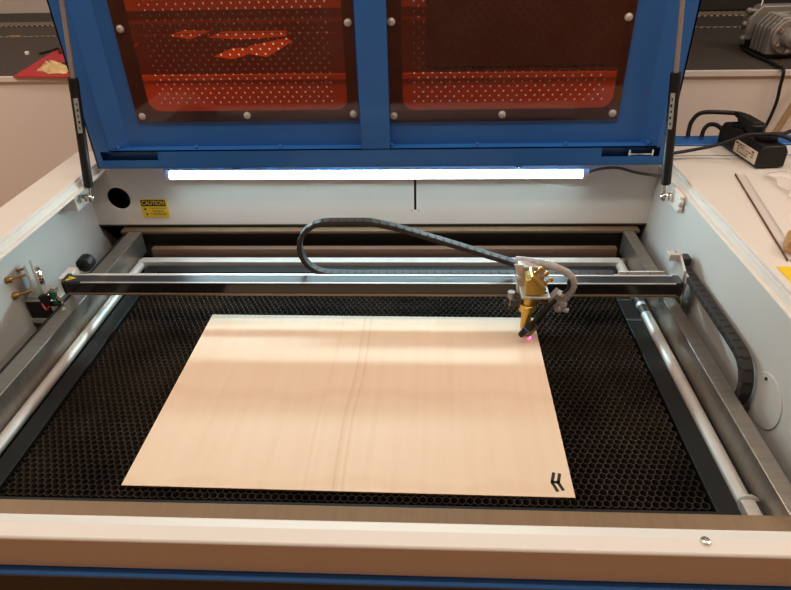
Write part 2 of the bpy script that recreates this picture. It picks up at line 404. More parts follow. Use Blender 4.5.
# caution label
cl = P('caution_label', MB().box(-.5215, -.4625, .4735, .475, .0765, .1195), 'yellow', label='yellow caution sticker')
P('header_band', MB().box(-.5195, -.4650, .4729, .4736, .1035, .1180), 'ink', cl)
text_mesh('CAUTION', .0135, Matrix.Translation((-.4922, .4727, .1107)) @ Matrix.Rotation(PI/2, 4, 'X'), 'yellow', 'caution_lettering', cl, width=.050)
m = MB(); rr = random.Random(3)
for k, (x0, x1, z) in enumerate(((-.502, -.465, .0985), (-.498, -.470, .0935), (-.494, -.474, .0900), (-.503, -.465, .0865), (-.498, -.468, .0830))):
    x = x0
    while x < x1:
        w = rr.uniform(.0018, .0045); m.box(x, min(x+w, x1), .4731, .4736, z-.0008, z+.0008); x += w+.0012
P('caution_text', m, 'greyink', cl)
P('caution_symbol', MB().prism([(-.5165,.0945),(-.510,.0945),(-.513,.1005)], 'y', .4736, .4731).prism([(-.5145,.0825),(-.5085,.0825),(-.5115,.0885)], 'y', .4736, .4731), 'ink', cl)
# frame of the motion system ------------------------------------------------
P('rail_beam', MB().box(-.556, -.5265, -.258, .455, .0, .05), 'beam', bevel=.001, label='steel side beam')
P('rail_beam', MB().box(.5235, .5465, -.258, .455, .0, .05), 'beam', bevel=.001, label='steel side beam')
P('belt_rail', MB().box(-.566, -.559, -.30, .45, .030, .046), 'chainslot')
P('front_beam', MB().box(-.62, .574, -.281, -.2585, .0, .05), 'beam_x', bevel=.001)
P('rear_beam', MB().box(-.575, .559, .457, .487, .044, .0505), 'beam_x', bevel=.0008)
P('rear_beam_web', MB().box(-.55, .54, .470, .474, -.02, .044), 'dark_steel')
P('cross_strip', MB().box(-.4995, .5085, .425, .44, .0, .023), 'copperbrown', bevel=.001)
P('corner_brace', MB().box(-.527, -.507, .405, .42, -.01, .004), 'beam_x')
P('corner_brace', MB().box(.5025, .5235, .405, .42, -.01, .004), 'beam_x')
sh = P('guide_shaft', MB().cyl((.5105, -.206, -.001), (.5105, .405, -.001), .0098, n=28), 'silver', label='round silver shaft on the right')
P('shaft_collar', MB().cyl((.5105, .215, -.001), (.5105, .238, -.001), .0100, n=28).cyl((.5105, .248, -.001), (.5105, .270, -.001), .0100, n=28), 'dark_steel', sh)
P('shaft_disc', MB().lathe((.5135, -.206, .002), (-.25,-1,.35), [(.0135,-.002),(.0135,.0015),(.011,.003)], 28), 'silver', sh)
P('bearing_block', MB().box(.4995, .5170, -.252, -.207, -.03, .013).box(.528, .541, -.252, -.210, -.02, .011), 'alu', bevel=.001)
P('bearing_clamp', MB().box(.5170, .528, -.250, -.207, -.02, .0115), 'dark_steel', bevel=.002)
P('guide_shaft', MB().cyl((-.5165, -.255, -.001), (-.5165, .405, -.001), .0092, n=28), 'silver', label='round silver shaft on the left')
P('rear_bar', MB().box(-.5165, .511, .393, .413, -.01, .009), 'silver', bevel=.001)
# LED tube ----------------------------------------------------------------
def tube_arc(m, p0, p1, r, a0, a1, n=20):
    p0, p1 = Vector(p0), Vector(p1); vs = []
    for i in range(n+1):
        q = a0+(a1-a0)*i/n; o_ = Vector((0, math.cos(q), math.sin(q)))*r
        vs += [p0+o_, p1+o_]
    return m.add(vs, [(2*i, 2*i+1, 2*i+3, 2*i+2) for i in range(n)])
LED0, LED1 = (-.432, .461, .1805), (.420, .461, .1775)
lt = P('light_tube', tube_arc(MB(), LED0, LED1, .0092, math.radians(105), math.radians(238)), 'led', label='glowing white light tube')
P('tube_housing', tube_arc(MB(), LED0, LED1, .0093, math.radians(-122), math.radians(105)), 'white', lt)
P('end_cap', MB().cyl((-.441, .461, .1805), (-.432, .461, .1805), .0106, n=20), 'white', lt)
P('end_cap', MB().cyl((.420, .461, .1775), (.432, .461, .1775), .0106, n=20), 'white', lt)
for x in (-.30, .285): P('tube_clip', MB().box(x, x+.015, .464, .476, .184, .190), 'steel', lt)
P('tube_wire', MB().tube(smoothpath([(.430, .461, .179), (.455, .461, .187), (.49, .46, .189), (.53, .455, .180), (.575, .452, .174)], 8), .003, 8), 'pumpdark', lt)
# spring brackets -----------------------------------------------------------
P('spring_bracket', MB().box(-.6295, -.596, .365, .43, .142, .1925), 'white', bevel=.001)
P('spring_bracket', MB().box(.567, .5765, .322, .368, .155, .187), 'white', bevel=.0015)
P('bracket_clip', MB().box(.5665, .5735, .316, .3225, .160, .1665).box(.5665, .5735, .316, .3225, .174, .180), 'white', bevel=.001)
# wall cover plate
dc = P('wall_cover', MB().cyl((.5772, -.074, .057), (.5752, -.074, .057), .040, n=48), 'shadedwhite', bevel=.0004, label='round white cover plate')
P('cover_screw', MB().cyl((.5755, -.062, .086), (.5735, -.062, .086), .0026, n=14), 'dark_steel', dc)

# ------------------------------------------------------------------ the lid
YF, YP = .44, .465
LB, LT = .2050, .93
LXO = .572
m = MB()
# flange frame, front face at YF
VX0, VX1, VZ0, VZ1 = -.558, -.44, .2195, .2385
WX0, WX1 = .447, .558
t = .003
m.box(-LXO, -.538, YF, YF+t, .244, LT); m.box(.550, LXO, YF, YF+t, .244, LT)
m.box(-.023, .033, YF, YF+t, .2405, LT)
m.box(-LXO, LXO, YF, YF+t, LB, VZ0); m.box(-LXO, VX0, YF, YF+t, VZ0, VZ1); m.box(VX1, WX0, YF, YF+t, VZ0, VZ1); m.box(WX1, LXO, YF, YF+t, VZ0, VZ1)
m.box(-LXO, LXO, YF, YF+t, VZ1, .2405); m.box(-LXO, -.538, YF, YF+t, .2405, .244); m.box(.550, LXO, YF, YF+t, .2405, .244)
lid = P('lid', MB().box(-LXO, -LXO+.003, YF, .505, LB, LT).box(LXO-.003, LXO, YF, .505, LB, LT).box(-LXO, LXO, YF, .505, LT, LT+.003)
        .box(-LXO, LXO, YF, .505, LB-.002, LB+.0005), 'blue', label='raised blue metal lid')
P('lid_flange', m, 'blue', lid)
# returns of the flange towards the panel
P('flange_return', MB().box(-.538, .550, YF, YP, .2385, .2405).prism([(-.540, YF+.0005), (-.505, YP), (-.5065, YP+.002), (-.5415, YF+.003)], 'z', .2405, LT)
  .prism([(.5515, YF+.0005), (.525, YP), (.5265, YP+.002), (.553, YF+.003)], 'z', .2405, LT)
  .box(-.023, -.0215, YF+.001, YP, .2405, LT).box(.0315, .033, YF+.001, YP, .2405, LT), 'blue', lid)
P('vent_recess', MB().box(-.565, .565, YF+.018, YF+.020, .205, .2385), 'blue', lid)
P('hinge_plate', MB().box(.50, .548, YF+.006, YF+.010, .2196, .2240).box(.500, .5035, YF+.004, YF+.014, .2196, .232).box(.5445, .548, YF+.004, YF+.014, .2196, .232), 'steel', lid)
# panel with two rounded openings
CL = (-.445, -.049, .3115, .865); CR = (.059, .459, .3085, .865)
m = MB()
m.plate_hole(-LXO, .005, LB, LT, YP, YP+.003, rrect(*CL, .022))
m.plate_hole(.005, LXO, LB, LT, YP, YP+.003, rrect(*CR, .022))
P('lid_panel', m, 'blue', lid, smooth=0)
def window(x0, x1, z0, z1, cut):
    m = MB(); ya, yb = YP-.0040, YP-.0008
    px, pz, r = .0169, .0088, .00215
    hx0, hz0 = cut[0]+.014, cut[2]+.0135
    nc = int((cut[1]-cut[0]-.028)//px); nr = int((cut[3]-cut[2]-.03)//pz)
    hx0 = cut[0]+(cut[1]-cut[0]-nc*px)/2
    hx1, hz1 = hx0+nc*px, hz0+nr*pz
    def quad(a0, a1, b0, b1):
        m.add([(a0,ya,b0),(a1,ya,b0),(a1,ya,b1),(a0,ya,b1)], [(0,1,2,3)])
        m.add([(a0,yb,b0),(a1,yb,b0),(a1,yb,b1),(a0,yb,b1)], [(3,2,1,0)])
    quad(x0, hx0, z0, z1); quad(hx1, x1, z0, z1); quad(hx0, hx1, z0, hz0); quad(hx0, hx1, hz1, z1)
    for k in range(nr):
        b0 = hz0+k*pz; b1 = b0+pz; off = px/2 if k % 2 else 0
        n = nc-1 if k % 2 else nc
        if k % 2: quad(hx0, hx0+px/2, b0, b1); quad(hx1-px/2, hx1, b0, b1)
        for c in range(n):
            a0 = hx0+off+c*px; a1 = a0+px; cx = (a0+a1)/2; cz = (b0+b1)/2
            O = [(a1,cz),(a1,b1),(cx,b1),(a0,b1),(a0,cz),(a0,b0),(cx,b0),(a1,b0)]
            I = [(cx+r*math.cos(q*PI/4), cz+r*math.sin(q*PI/4)) for q in range(8)]
            vs = [(u,ya,w) for u,w in O]+[(u,ya,w) for u,w in I]+[(u,yb,w) for u,w in O]+[(u,yb,w) for u,w in I]
            fs = []
            for q in range(8):
                p = (q+1) % 8
                fs += [(q, p, 8+p, 8+q), (16+p, 16+q, 24+q, 24+p), (8+q, 8+p, 24+p, 24+q)]
            m.add(vs, fs)
    for a, b in (((x0,z0),(x1,z0)),((x1,z0),(x1,z1)),((x1,z1),(x0,z1)),((x0,z1),(x0,z0))):
        m.add([(a[0],ya,a[1]),(b[0],ya,b[1]),(b[0],yb,b[1]),(a[0],yb,a[1])], [(0,1,2,3)])
    return m
P('window_sheet', window(-.473, -.028, .2915, .885, CL), 'acrylic', lid, smooth=0, label='orange perforated acrylic pane on the left')
P('window_sheet', window(.032, .4725, .2865, .885, CR), 'acrylic', lid, smooth=0, label='orange perforated acrylic pane on the right')
def screw(x, z):
    y = YP-.004
    return MB().use(0).lathe((x, y, z), (0,-1,0), [(.0070,0),(.0070,.0012)], 20).lathe((x, y-.0012, z), (0,-1,0), [(.0058,0),(.0054,.002),(.0032,.0036),(.0012,.0038),(.001,.0025)], 16)
for x, z in ((-.461, .304), (-.249, .3035), (-.038, .304), (-.461, .466), (-.038, .469), (-.461, .63), (-.038, .63), (-.461, .80), (-.038, .80),
             (.041, .2995), (.251, .2995), (.461, .2995), (.041, .469), (.461, .469), (.041, .63), (.461, .63), (.041, .80), (.461, .80)):
    P('window_screw', screw(x, z), 'alu', lid)
for x, z in ((-.522, .2435), (-.360, .2435), (-.188, .2435), (.036, .2445), (.205, .2435), (.377, .2435), (.535, .2445)):
    P('weld_tab', MB().obox((x, YF+.010, z), (1,.3,0), (-.3,1,0), (0,0,1), .0025, .004, .0035), 'blue_edge', lid, bevel=.001)
for x, z in ((-.536, .385), (-.0205, .40), (.030, .395), (.5485, .385)):
    P('lid_stud', MB().cyl((x, YF+.012, z), (x+(.004 if x < 0 else -.004), YF+.012, z), .003, n=10), 'blue_edge', lid)
P('hinge_rod', MB().cyl((-.575, .468, .1965), (.573, .468, .1965), .0035, n=12), 'dark_steel', lid)

# gas springs ---------------------------------------------------------------
def gas_spring(a, mid, b, side, lab):
    a, mid, b = Vector(a), Vector(mid), Vector(b); d = (b-a).normalized()
    g = P('gas_spring', MB().lathe(a+d*.024, d, [(.0070,0),(.0088,.002),(.0088,(mid-a).length-.026),(.0080,(mid-a).length-.022)], 24), 'black', label=lab)
    P('piston_rod', MB().cyl(mid-d*.002, b, .0042, n=16), 'rodsteel', g, label='grey steel rod')
    P('rod_collar', MB().cyl(mid-d*.022, mid, .0091, n=24), 'black', g)
    P('ball_joint', MB().cyl(a, a+d*.026, .0042, n=14).ball(a, .0085).lathe(a, (side,0,0), [(.005,0),(.005,.007),(.0078,.008),(.0078,.015),(.0045,.016),(.0045,.021)], 16), 'steel', g, label='bright ball joint')
    P('upper_mount', MB().ball(b, .009).cyl(b, (b.x, .4405, b.z), .005, n=14), 'steel', g)
    # rating label wrapped on the side turned to the room
    s = d.cross(Vector((0,-1,0))).normalized(); f = s.cross(d).normalized()
    if f.y > 0: f = -f
    m = MB(); z0, z1 = (mid-a).length*.58, (mid-a).length*.86; n = 8
    a0, a1 = ((-.05, .85) if side < 0 else (-.95, -.1))
    rows = []
    for zz in (z0, z1):
        for i in range(n+1):
            q = a0+(a1-a0)*i/n
            rows.append(a+d*zz+(f*math.cos(q)+Vector((1,0,0))*math.sin(q)).normalized()*.00905)
    m.add(rows, [(i, i+1, n+2+i, n+1+i) for i in range(n)])
    lb = P('rating_label', m, 'silverlabel', g, label='small grey label')
    m = MB()
    for k in range(5):
        q = (a0+a1)/2; c = a+d*(z0+(z1-z0)*(.15+.17*k))+(f*math.cos(q)+Vector((1,0,0))*math.sin(q)).normalized()*.0091
        m.obox(c, Vector((1,0,0)), d, f, .0016+.001*(k % 2), .0022, .0003)
    P('label_mark', m, 'ink', lb)
gas_spring((-.575, .385, .1625), (-.541, .395, .393), (-.5016, .4066, .66), -1, 'black gas spring at the left of the lid')
gas_spring((.554, .360, .1705), (.5315, .377, .391), (.5042, .3976, .66), 1, 'black gas spring at the right of the lid')

# ------------------------------------------------------------------ gantry
GY0, GY1, GZ0, GZ1 = .183, .2125, .0620, .0868
m = MB()
m.prism([(GY0+.001, GZ0), (GY0+.012, GZ0), (GY1, GZ0+.008), (GY1, GZ1), (GY0+.002, GZ1), (GY0, GZ1-.002), (GY0, GZ0)], 'x', -.557, .5485)
gan = P('gantry', m, 'blackgloss', bevel=.0012, label='glossy black cross beam')
P('linear_rail', MB().box(-.547, .536, GY1-.005, GY1-.0005, GZ1, GZ1+.0010), 'silver', gan, bevel=.0006, label='thin silver rail')
P('lower_edge_strip', MB().box(-.55, .54, GY0-.0025, GY0+.002, GZ0-.001, GZ0+.0028), 'beam_x', gan, bevel=.0006)
P('groove_strip', MB().box(-.52, .535, GY0-.0005, GY0+.0022, GZ1-.0010, GZ1+.0004), 'silver', gan)
P('chain_tray', MB().box(-.548, .543, .2410, .2550, .0620, .0630), 'alu', gan)
P('tape_measure', MB().box(.455, .536, .2412, .2440, .0631, .0765), 'white', gan, label='pale printed tape')
P('tape_mark', MB().box(.47, .471, .2408, .2414, .065, .075).box(.49, .491, .2408, .2414, .065, .071).box(.51, .511, .2408, .2414, .065, .075).box(.525, .530, .2408, .2414, .065, .070), 'ink', gan)
P('hazard_sticker', MB().prism([(-.5555, .1855), (-.5560, .2050), (-.534, .1975)], 'z', GZ1+.0004, GZ1+.0008), 'yellow', gan, label='small yellow triangle sticker')
P('hazard_mark', MB().box(-.552, -.544, .1955, .1985, GZ1+.0008, GZ1+.0011), 'ink', gan)
P('top_strip', MB().box(-.549, .545, GY0+.0025, GY1-.005, GZ1-.0005, GZ1+.0003), 'toprail', gan, label='satin dark grey top face')
P('rail_end_block', MB().box(-.5575, -.5505, .188, .2125, GZ1, GZ1+.0016), 'dark_steel', gan)
# left carriage
P('end_carriage', MB().box(-.578, -.560, .208, .250, .052, .080), 'white', gan, bevel=.001, label='white end block')
P('carriage_wheel', MB().lathe((-.552, .255, .080), (0,1,0), [(.0075,.003),(.0075,0),(.0145,0),(.0155,.003),(.0155,.020),(.0145,.022)], 10).cyl((-.552,.263,.080),(-.552,.277,.080),.0076), 'black', gan)
# right bracket
P('end_bracket', MB().prism([(.195,.045),(.195,.105),(.232,.122),(.244,.122),(.244,.045)], 'x', .5485, .5525).box(.531, .5525, .225, .244, .108, .121).prism([(.187,.03),(.187,.10),(.20,.10),(.215,.03)], 'x', .5525, .5555), 'alu', gan, bevel=.0008, label='pale metal end bracket')
P('bracket_bolt', MB().cyl((.543,.233,.121),(.543,.233,.124),.003,n=12), 'steel', gan)
# mirror mount on the left end
mm = P('mirror_mount', MB().box(-.648, -.567, .170, .212, .052, .056).box(-.625, -.585, .172, .210, .056, .062).prism([(-.60,.056),(-.572,.056),(-.568,.078),(-.574,.080)], 'y', .176, .18), 'alu', bevel=.0008, label='silver mirror mount at the left end')
n = Vector((.80, .60, .0)); u = Vector((-.60, .80, 0)); w = Vector((0,0,1))
c0 = Vector((-.602, .188, .094))
P('mount_plate', MB().obox(c0, n, u, w, .0022, .019, .027).obox(c0-n*.012, n, u, w, .0018, .018, .022), 'alu', mm, bevel=.001)
P('mirror_ring', MB().lathe(c0+n*.002+w*.002, n, [(.0185,0),(.0185,.006),(.0165,.008),(.0145,.008),(.0140,.005)], 32), 'steel', mm)
for a, b in ((.013, .017), (-.013, .017), (-.013, -.016)):
    p = c0-n*.010+u*a+w*b
    P('adjusting_screw', MB().cyl(p, p-n*.026, .0024, n=10).lathe(p-n*.026, -n, [(.0055,0),(.0062,.002),(.0062,.009),(.005,.010)], 12), 'brass_screw', mm, label='brass adjusting screw')
P('spring_clip', MB().tube([(-.565,.168,.058),(-.62,.165,.060),(-.665,.166,.062),(-.668,.166,.068),(-.64,.166,.0685)], .0011, 6), 'steel', mm)
P('drive_motor', MB().box(-.628, -.585, .170, .206, .016, .052), 'black', mm, bevel=.002)
P('motor_flange', MB().box(-.632, -.566, .168, .206, .006, .016), 'alu', mm, bevel=.001)
P('limit_switch', MB().obox((-.571,.170,.062), (1,-.25,0), (.25,1,.0), (.15,0,1), .0075, .0016, .0125), 'green', mm, label='green circuit board')
P('switch_body', MB().obox((-.587,.170,.058), (1,0,.2), (0,1,0), (-.2,0,1), .009, .005, .010), 'black', mm, bevel=.001)
P('switch_wire', MB().tube(smoothpath([(-.594,.165,.052),(-.585,.158,.044),(-.578,.160,.050)],6), .0018, 6), 'redwire', mm)
P('switch_lever', MB().tube([(-.564,.168,.066),(-.556,.168,.056),(-.560,.168,.046)], .0018, 6).ball((-.5765,.167,.070), .0025).ball((-.5745,.167,.058), .0025).box(-.58,-.56,.166,.18,.036,.046), 'steel', mm)

# ------------------------------------------------------------------ laser head
hd = P('laser_head', MB().prism([(.2695,.0945),(.2965,.0945),(.300,.1025),(.2765,.1245),(.2690,.1215)], 'y', .126, .156), 'brass', bevel=.0008, label='gold laser head')
P('carriage_plate', MB().prism([(.2525,.131),(.268,.131),(.268,.102),(.3085,.102),(.3095,.090),(.2645,.090),(.2545,.108),(.2575,.115)], 'y', .160, .164)
  .box(.2635, .3105, .124, .164, .0885, .0925).box(.262, .305, .164, .186, .075, .125), 'alu', hd, bevel=.0008, label='pale metal carriage plate')
P('mirror_plate', MB().obox((.2895,.141,.1165), (.0295,0,-.0300), (0,1,0), (.0300,0,.0295), .0175, .0155, .0022), 'brass', hd, bevel=.0008)
for (a, b, cc) in ((-.0130, -.004, 0), (.006, .006, 0), (.0125, -.006, 0)):
    d1 = Vector((.0295,0,-.0300)).normalized(); d2 = Vector((.0300,0,.0295)).normalized()
    p = Vector((.2895,.141,.1165))+d1*a+Vector((0,b,0))+d2*.002
    P('head_screw', MB().cyl(p, p+d2*.010, .0017, n=10).lathe(p+d2*.010, d2, [(.0028,0),(.0036,.0012),(.0036,.0065),(.0028,.0075)], 12).lathe(p+d2*.002, d2, [(.0036,0),(.0036,.0022)], 6), 'brass_screw', hd)
P('plate_screw', MB().lathe((.3035,.135,.0925), (0,0,1), [(.004,0),(.004,.003),(.002,.0032)], 14), 'steel', hd)
P('plate_screw', MB().lathe((.2605,.1595,.110), (0,-1,0), [(.004,0),(.004,.003)], 12), 'steel', hd)
P('lens_tube', MB().lathe((.2785,.1395,.0885), (0,0,-1), [(.0105,0),(.0105,.018)], 28), 'brass', hd)
P('focus_ring', MB().lathe((.2770,.1395,.0725), (0,0,-1), [(.0130,0),(.0146,.001),(.0146,.0125),(.0130,.0135)], 28), 'brass', hd)
P('nozzle', MB().lathe((.2770,.1395,.058), (0,0,-1), [(.0088,0),(.0088,.024),(.0082,.034),(.0042,.046),(.0040,.051),(.0018,.051)], 28), 'brass', hd)
P('nozzle_tip', MB().lathe((.2790,.1395,.017), (0,0,-1), [(.0050,0),(.0042,.009)], 18), 'dark_steel', hd)
lk = P('lock_knob', MB().lathe((.2490,.142,.088), (0,0,-1), [(.0062,-.004),(.0068,-.002),(.0068,.005),(.006,.007)], 18).cyl((.2490,.142,.083),(.2490,.142,.066),.003,n=10), 'beam', hd)
P('lock_bolt', MB().cyl((.237,.142,.072),(.268,.142,.071),.0022,n=10).cyl((.238,.142,.072),(.242,.142,.072),.0042,n=10).box(.248,.268,.137,.147,.067,.076), 'dark_steel', hd)
P('side_bracket', MB().box(.2625,.266,.134,.150,.066,.089), 'copper', hd)
P('side_bracket', MB().box(.292,.309,.132,.150,.076,.088).lathe((.300,.132,.080),(0,-1,0),[(.004,0),(.004,.004)],12), 'copper', hd, bevel=.0008)
pd = Vector((.3225,.124,.092))-Vector((.2695,.121,.024)); pl = pd.length
rp = P('red_dot_pointer', MB().lathe((.2665,.121,.0200), pd, [(.0042,0),(.0052,.002),(.0056,.018),(.0056,.023),(.0036,.025),(.0036,pl)], 16), 'black', hd, label='black pointer rod')
P('pointer_ring', MB().lathe(Vector((.2665,.121,.0200))+pd.normalized()*.0155, pd, [(.0059,0),(.0059,.003)], 18), 'bluering', rp)
P('pointer_clamp', MB().obox((.287,.127,.026), pd, (0,1,0), pd.cross(Vector((0,1,0))), .012, .004, .003).obox((.2845,.133,.028), (1,0,0), (0,1,0), (0,0,1), .0025, .008, .009), 'copper', rp)
P('laser_glow_bead', MB().ball((.2862,.134,.0070), .0021, (1,1,1), 10).ball((.2825,.131,.0130), .0015, (1,1,1), 10), 'laserdot', rp)  # glowing beads stand in for the projected laser light
P('air_fitting', MB().obox((.3225,.139,.083), pd, (0,1,0), pd.cross(Vector((0,1,0))), .012, .008, .008).ball((.334,.136,.073),.0085).ball((.327,.132,.066),.0065).ball((.318,.138,.074),.006).cyl((.326,.136,.066),(.345,.132,.062),.004), 'hose', hd)
hose = smoothpath([(.2615,.20,.119), (.285,.185,.1240), (.306,.165,.1295), (.325,.145,.1320), (.340,.139,.1250), (.3475,.137,.112), (.3465,.137,.099), (.342,.137,.090), (.334,.137,.077)], 8)
P('air_hose', MB().tube(hose, .0062, 14), 'hose', hd, label='translucent ribbed air hose')
m = MB()
for i in range(4, len(hose)-2, 5):
    d = (hose[i+1]-hose[i-1]).normalized(); m.lathe(hose[i]-d*.001, d, [(.0066,0),(.0066,.002)], 14)
P('hose_band', m, 'hose', hd)
P('pointer_cable', MB().tube(smoothpath([(.3375,.133,.119),(.3395,.132,.108),(.335,.130,.101),(.326,.127,.094)], 6), .0028, 8), 'black', hd)
P('cable_tie', MB().lathe((.3275,.130,.0945),(.3,0,1),[(.0065,0),(.0065,.004)],12), 'alu', hd)

for o_ in [hd]+list(hd.children)+[c_ for q_ in hd.children for c_ in q_.children]:
    for v_ in o_.data.vertices:
        if v_.co.z > .02: v_.co.z += .06*(v_.co.z-.02)

# ------------------------------------------------------------------ cable chains
def resample(pts, pitch):
    P_ = [Vector(p) for p in pts]; out = [P_[0]]; acc = 0.
    for a, b in zip(P_, P_[1:]):
        L = (b-a).length; s = pitch-acc
        while s <= L: out.append(a+(b-a)*(s/L)); s += pitch
        acc = (acc+L) % pitch
    return out
def chain(pts, waxis, half_w, half_t, pitch, slot_side):
    """links as bevelled boxes along a planar path; a dark slot at every joint on both faces"""
    m = MB(); R = resample(pts, pitch); W = Vector(waxis)
    for a, b in zip(R, R[1:]):
        d = (b-a).normalized(); n = W.cross(d).normalized(); c = (a+b)/2
        m.use(0).obox(c, d, W, n, pitch*.53, half_w, half_t)
        m.use(0).obox(c, d, W, n, pitch*.30, half_w+.0006, half_t*.72)
        for s in (-1, 1):
            m.use(1).obox(a+n*s*half_t, d, W, n, pitch*.14, half_w*.6, .0006)
    return m
AY = .2480
path = [(.447, AY, .0675), (-.060, AY, .0675)]
cz, cr, cxx = .1212, .0538, -.073
for i in range(1, 13):
    q = -PI/2-PI*i/12; path.append((cxx+cr*math.cos(q), AY, cz+cr*math.sin(q)))
path += [(-.060, AY, .1752), (.004, AY, .1752)]
path += [(.05, AY, .1645), (.14, AY, .1345), (.271, .225, .1010)]
P('cable_chain', chain(path, (0,1,0), .0080, .0043, .0148, 1), ['chain', 'chainslot'], bevel=.0006, label='grey cable chain looping to the laser head')
XC = .5615
path = [(XC, .226, .0935), (XC, .05, .0925), (XC, .005, .0915)]
cy, cz, cr = -.003, .0475, .044
for i in range(1, 14):
    q = PI/2+PI*i/13*1.0; path.append((XC, cy+cr*math.cos(q), cz+cr*math.sin(q)))
path += [(XC, .10, .0035), (XC, .22, .0035)]
P('cable_chain', chain(path, (1,0,0), .0085, .0058, .0165, 1), ['chain', 'chainslot'], bevel=.0008, label='grey cable chain along the right wall')
P('chain_anchor', MB().box(.553, .571, .226, .246, .088, .112), 'dark_steel', bevel=.001)
P('chain_wire', MB().box(.557,.559,-.0385,-.0365,.072,.078).box(.559,.561,-.0440,-.0425,.060,.066).box(.557,.560,-.0485,-.0470,.046,.052), 'redwire')

# ================================================================== honeycomb bed
HB = thing('honeycomb_bed', (0, .08, -.03), 'black honeycomb cutting bed in a black frame lying inside the laser cutter', 'cutting bed')
X0, X1, Y0, Y1 = -.4985, .4985, -.245, .391
IX0, IX1, IY0, IY1 = -.470, .470, -.2165, .364
obj('frame', MB().box(X0, IX0, Y0, Y1, -.025, .0008).box(IX1, X1, Y0, Y1, -.025, .0008).box(IX0, IX1, Y0, IY0, -.025, .0008).box(IX0, IX1, IY1, Y1, -.025, .0008), 'bedframe', HB, bevel=.001)
obj('frame_joint', MB().box(.4702, .498, .198, .199, .0008, .0012).box(.4702, .498, .262, .2628, .0008, .0012).box(.474, .497, .195, .1955, .0008, .0014), 'alu', HB)
obj('tray', MB().box(IX0, IX1, IY0, IY1, -.026, -.0235), 'tray', HB)
m = MB(); s = .0059; hw = .00027; dx = s*math.sqrt(3); dy = 1.5*s; zt, zb = 0., -.016
def wall(ax, ay, bx, by):
    L = math.hypot(bx-ax, by-ay); nx, ny = -(by-ay)/L*hw, (bx-ax)/L*hw
    m.add([(ax+nx,ay+ny,zt),(bx+nx,by+ny,zt),(bx-nx,by-ny,zt),(ax-nx,ay-ny,zt),(ax+nx,ay+ny,zb),(bx+nx,by+ny,zb),(bx-nx,by-ny,zb),(ax-nx,ay-ny,zb)],
          [(0,3,2,1),(0,1,5,4),(2,3,7,6)])
rows = int((IY1-IY0)/dy)+1
for j in range(rows):
    cy = IY0+j*dy; off = dx/2 if j % 2 else 0
    cols = int((IX1-IX0-off)/dx)
    for i in range(cols):
        cx = IX0+off+(i+.5)*dx
        V = [(cx+s*math.sin(a*PI/3), cy+s*math.cos(a*PI/3)) for a in range(4)]
        # three of the six walls per cell; the neighbours give the others
        for a in range(3):
            p, q = V[a], V[a+1]
            if all(IX0 <= t_[0] <= IX1 and IY0 <= t_[1] <= IY1 for t_ in (p, q)): wall(*p, *q)
obj('honeycomb_core', m, 'core', HB, smooth=0, label='sooty metal honeycomb')

# ================================================================== plywood sheet
th = -.0087
PS = thing('plywood_sheet', (0, 0, 0), 'pale plywood sheet with a black mark in one corner lying on the honeycomb bed', 'plywood', rotz=th)
m = MB(); m.box(-.3, .3, -.2, .2, .0006, .004)
m.mi = [1, 0, 1, 1, 1, 1]
obj('board', m, ['ply', 'plyedge'], PS, smooth=0, local=True)
m = MB()
def stroke(pts, wd):
    for a, b in zip(pts, pts[1:]):
        a = Vector((*a, .00415)); b = Vector((*b, .00415)); d = (b-a).normalized()
        m.obox((a+b)/2, d, Vector((0,0,1)).cross(d), (0,0,1), (b-a).length/2+wd*.3, wd/2, .00012)
stroke([(.2770,-.1635),(.2725,-.1790),(.2770,-.1925)], .0042)
stroke([(.2845,-.1650),(.2805,-.1790),(.2845,-.1905)], .0042)
stroke([(.2735,-.1780),(.2805,-.1790)], .0045)
obj('handwritten_mark', m, 'ink', PS, smooth=0, label='black handwritten H shaped mark')
bpy.context.view_layer.update()

# ================================================================== things on the right shelf
# power strip: runs from front to back; axis d in plan
d = Vector((-.085, 1, 0)).normalized(); sx = Vector((0,0,1)).cross(d)*-1
PW = thing('power_strip', (.757, .50, ZT), 'black power strip with a cream label on the white shelf', 'power strip')
def strip_profile(): return [(-.027, 0), (.027, 0), (.027, .030), (.020, .042), (-.020, .042), (-.027, .030)]
m = MB(); prof = strip_profile(); p0 = Vector((.757, .408, ZT+.0025)); L = .155
vs = [p0+sx*a+Vector((0,0,b)) for a, b in prof]+[p0+d*L+sx*a+Vector((0,0,b)) for a, b in prof]
nn = len(prof)
m.add(vs, [tuple(range(nn)), tuple(range(nn,2*nn))[::-1]]+[(i, nn+i, nn+(i+1)%nn, (i+1)%nn) for i in range(nn)])
obj('strip_body', m, 'black', PW, bevel=.003)
for k, t_ in enumerate((.035, .079, .123)):
    c = p0+d*t_+Vector((0,0,.042))
    obj('socket', MB().lathe(c, (0,0,1), [(.0195,-.001),(.0200,.002),(.0185,.002),(.0180,-.0005)], 28).cyl(c+sx*.0095+Vector((0,0,-.001)), c+sx*.0095+Vector((0,0,.0006)), .0025, n=10).cyl(c-sx*.0095+Vector((0,0,-.001)), c-sx*.0095+Vector((0,0,.0006)), .0025, n=10), 'blackmatt', PW)
c = p0+d*.047-sx*.0273+Vector((0,0,.0165))
lb = obj('rating_label', MB().obox(c, d, (0,0,1), sx, .040, .0125, .0004), 'cream', PW, label='cream label with small print')
m = MB(); rr = random.Random(5)
for k in range(4):
    x = -.030
    while x < .028:
        w = rr.uniform(.004, .011)
        if rr.random() < .8: m.obox(c+d*(x+w/2)+Vector((0,0,.0075-.005*k))-sx*.0005, d, (0,0,1), sx, w/2, .0011 if k else .0018, .0002)
        x += w+.003
obj('label_print', m, 'greyink', lb)
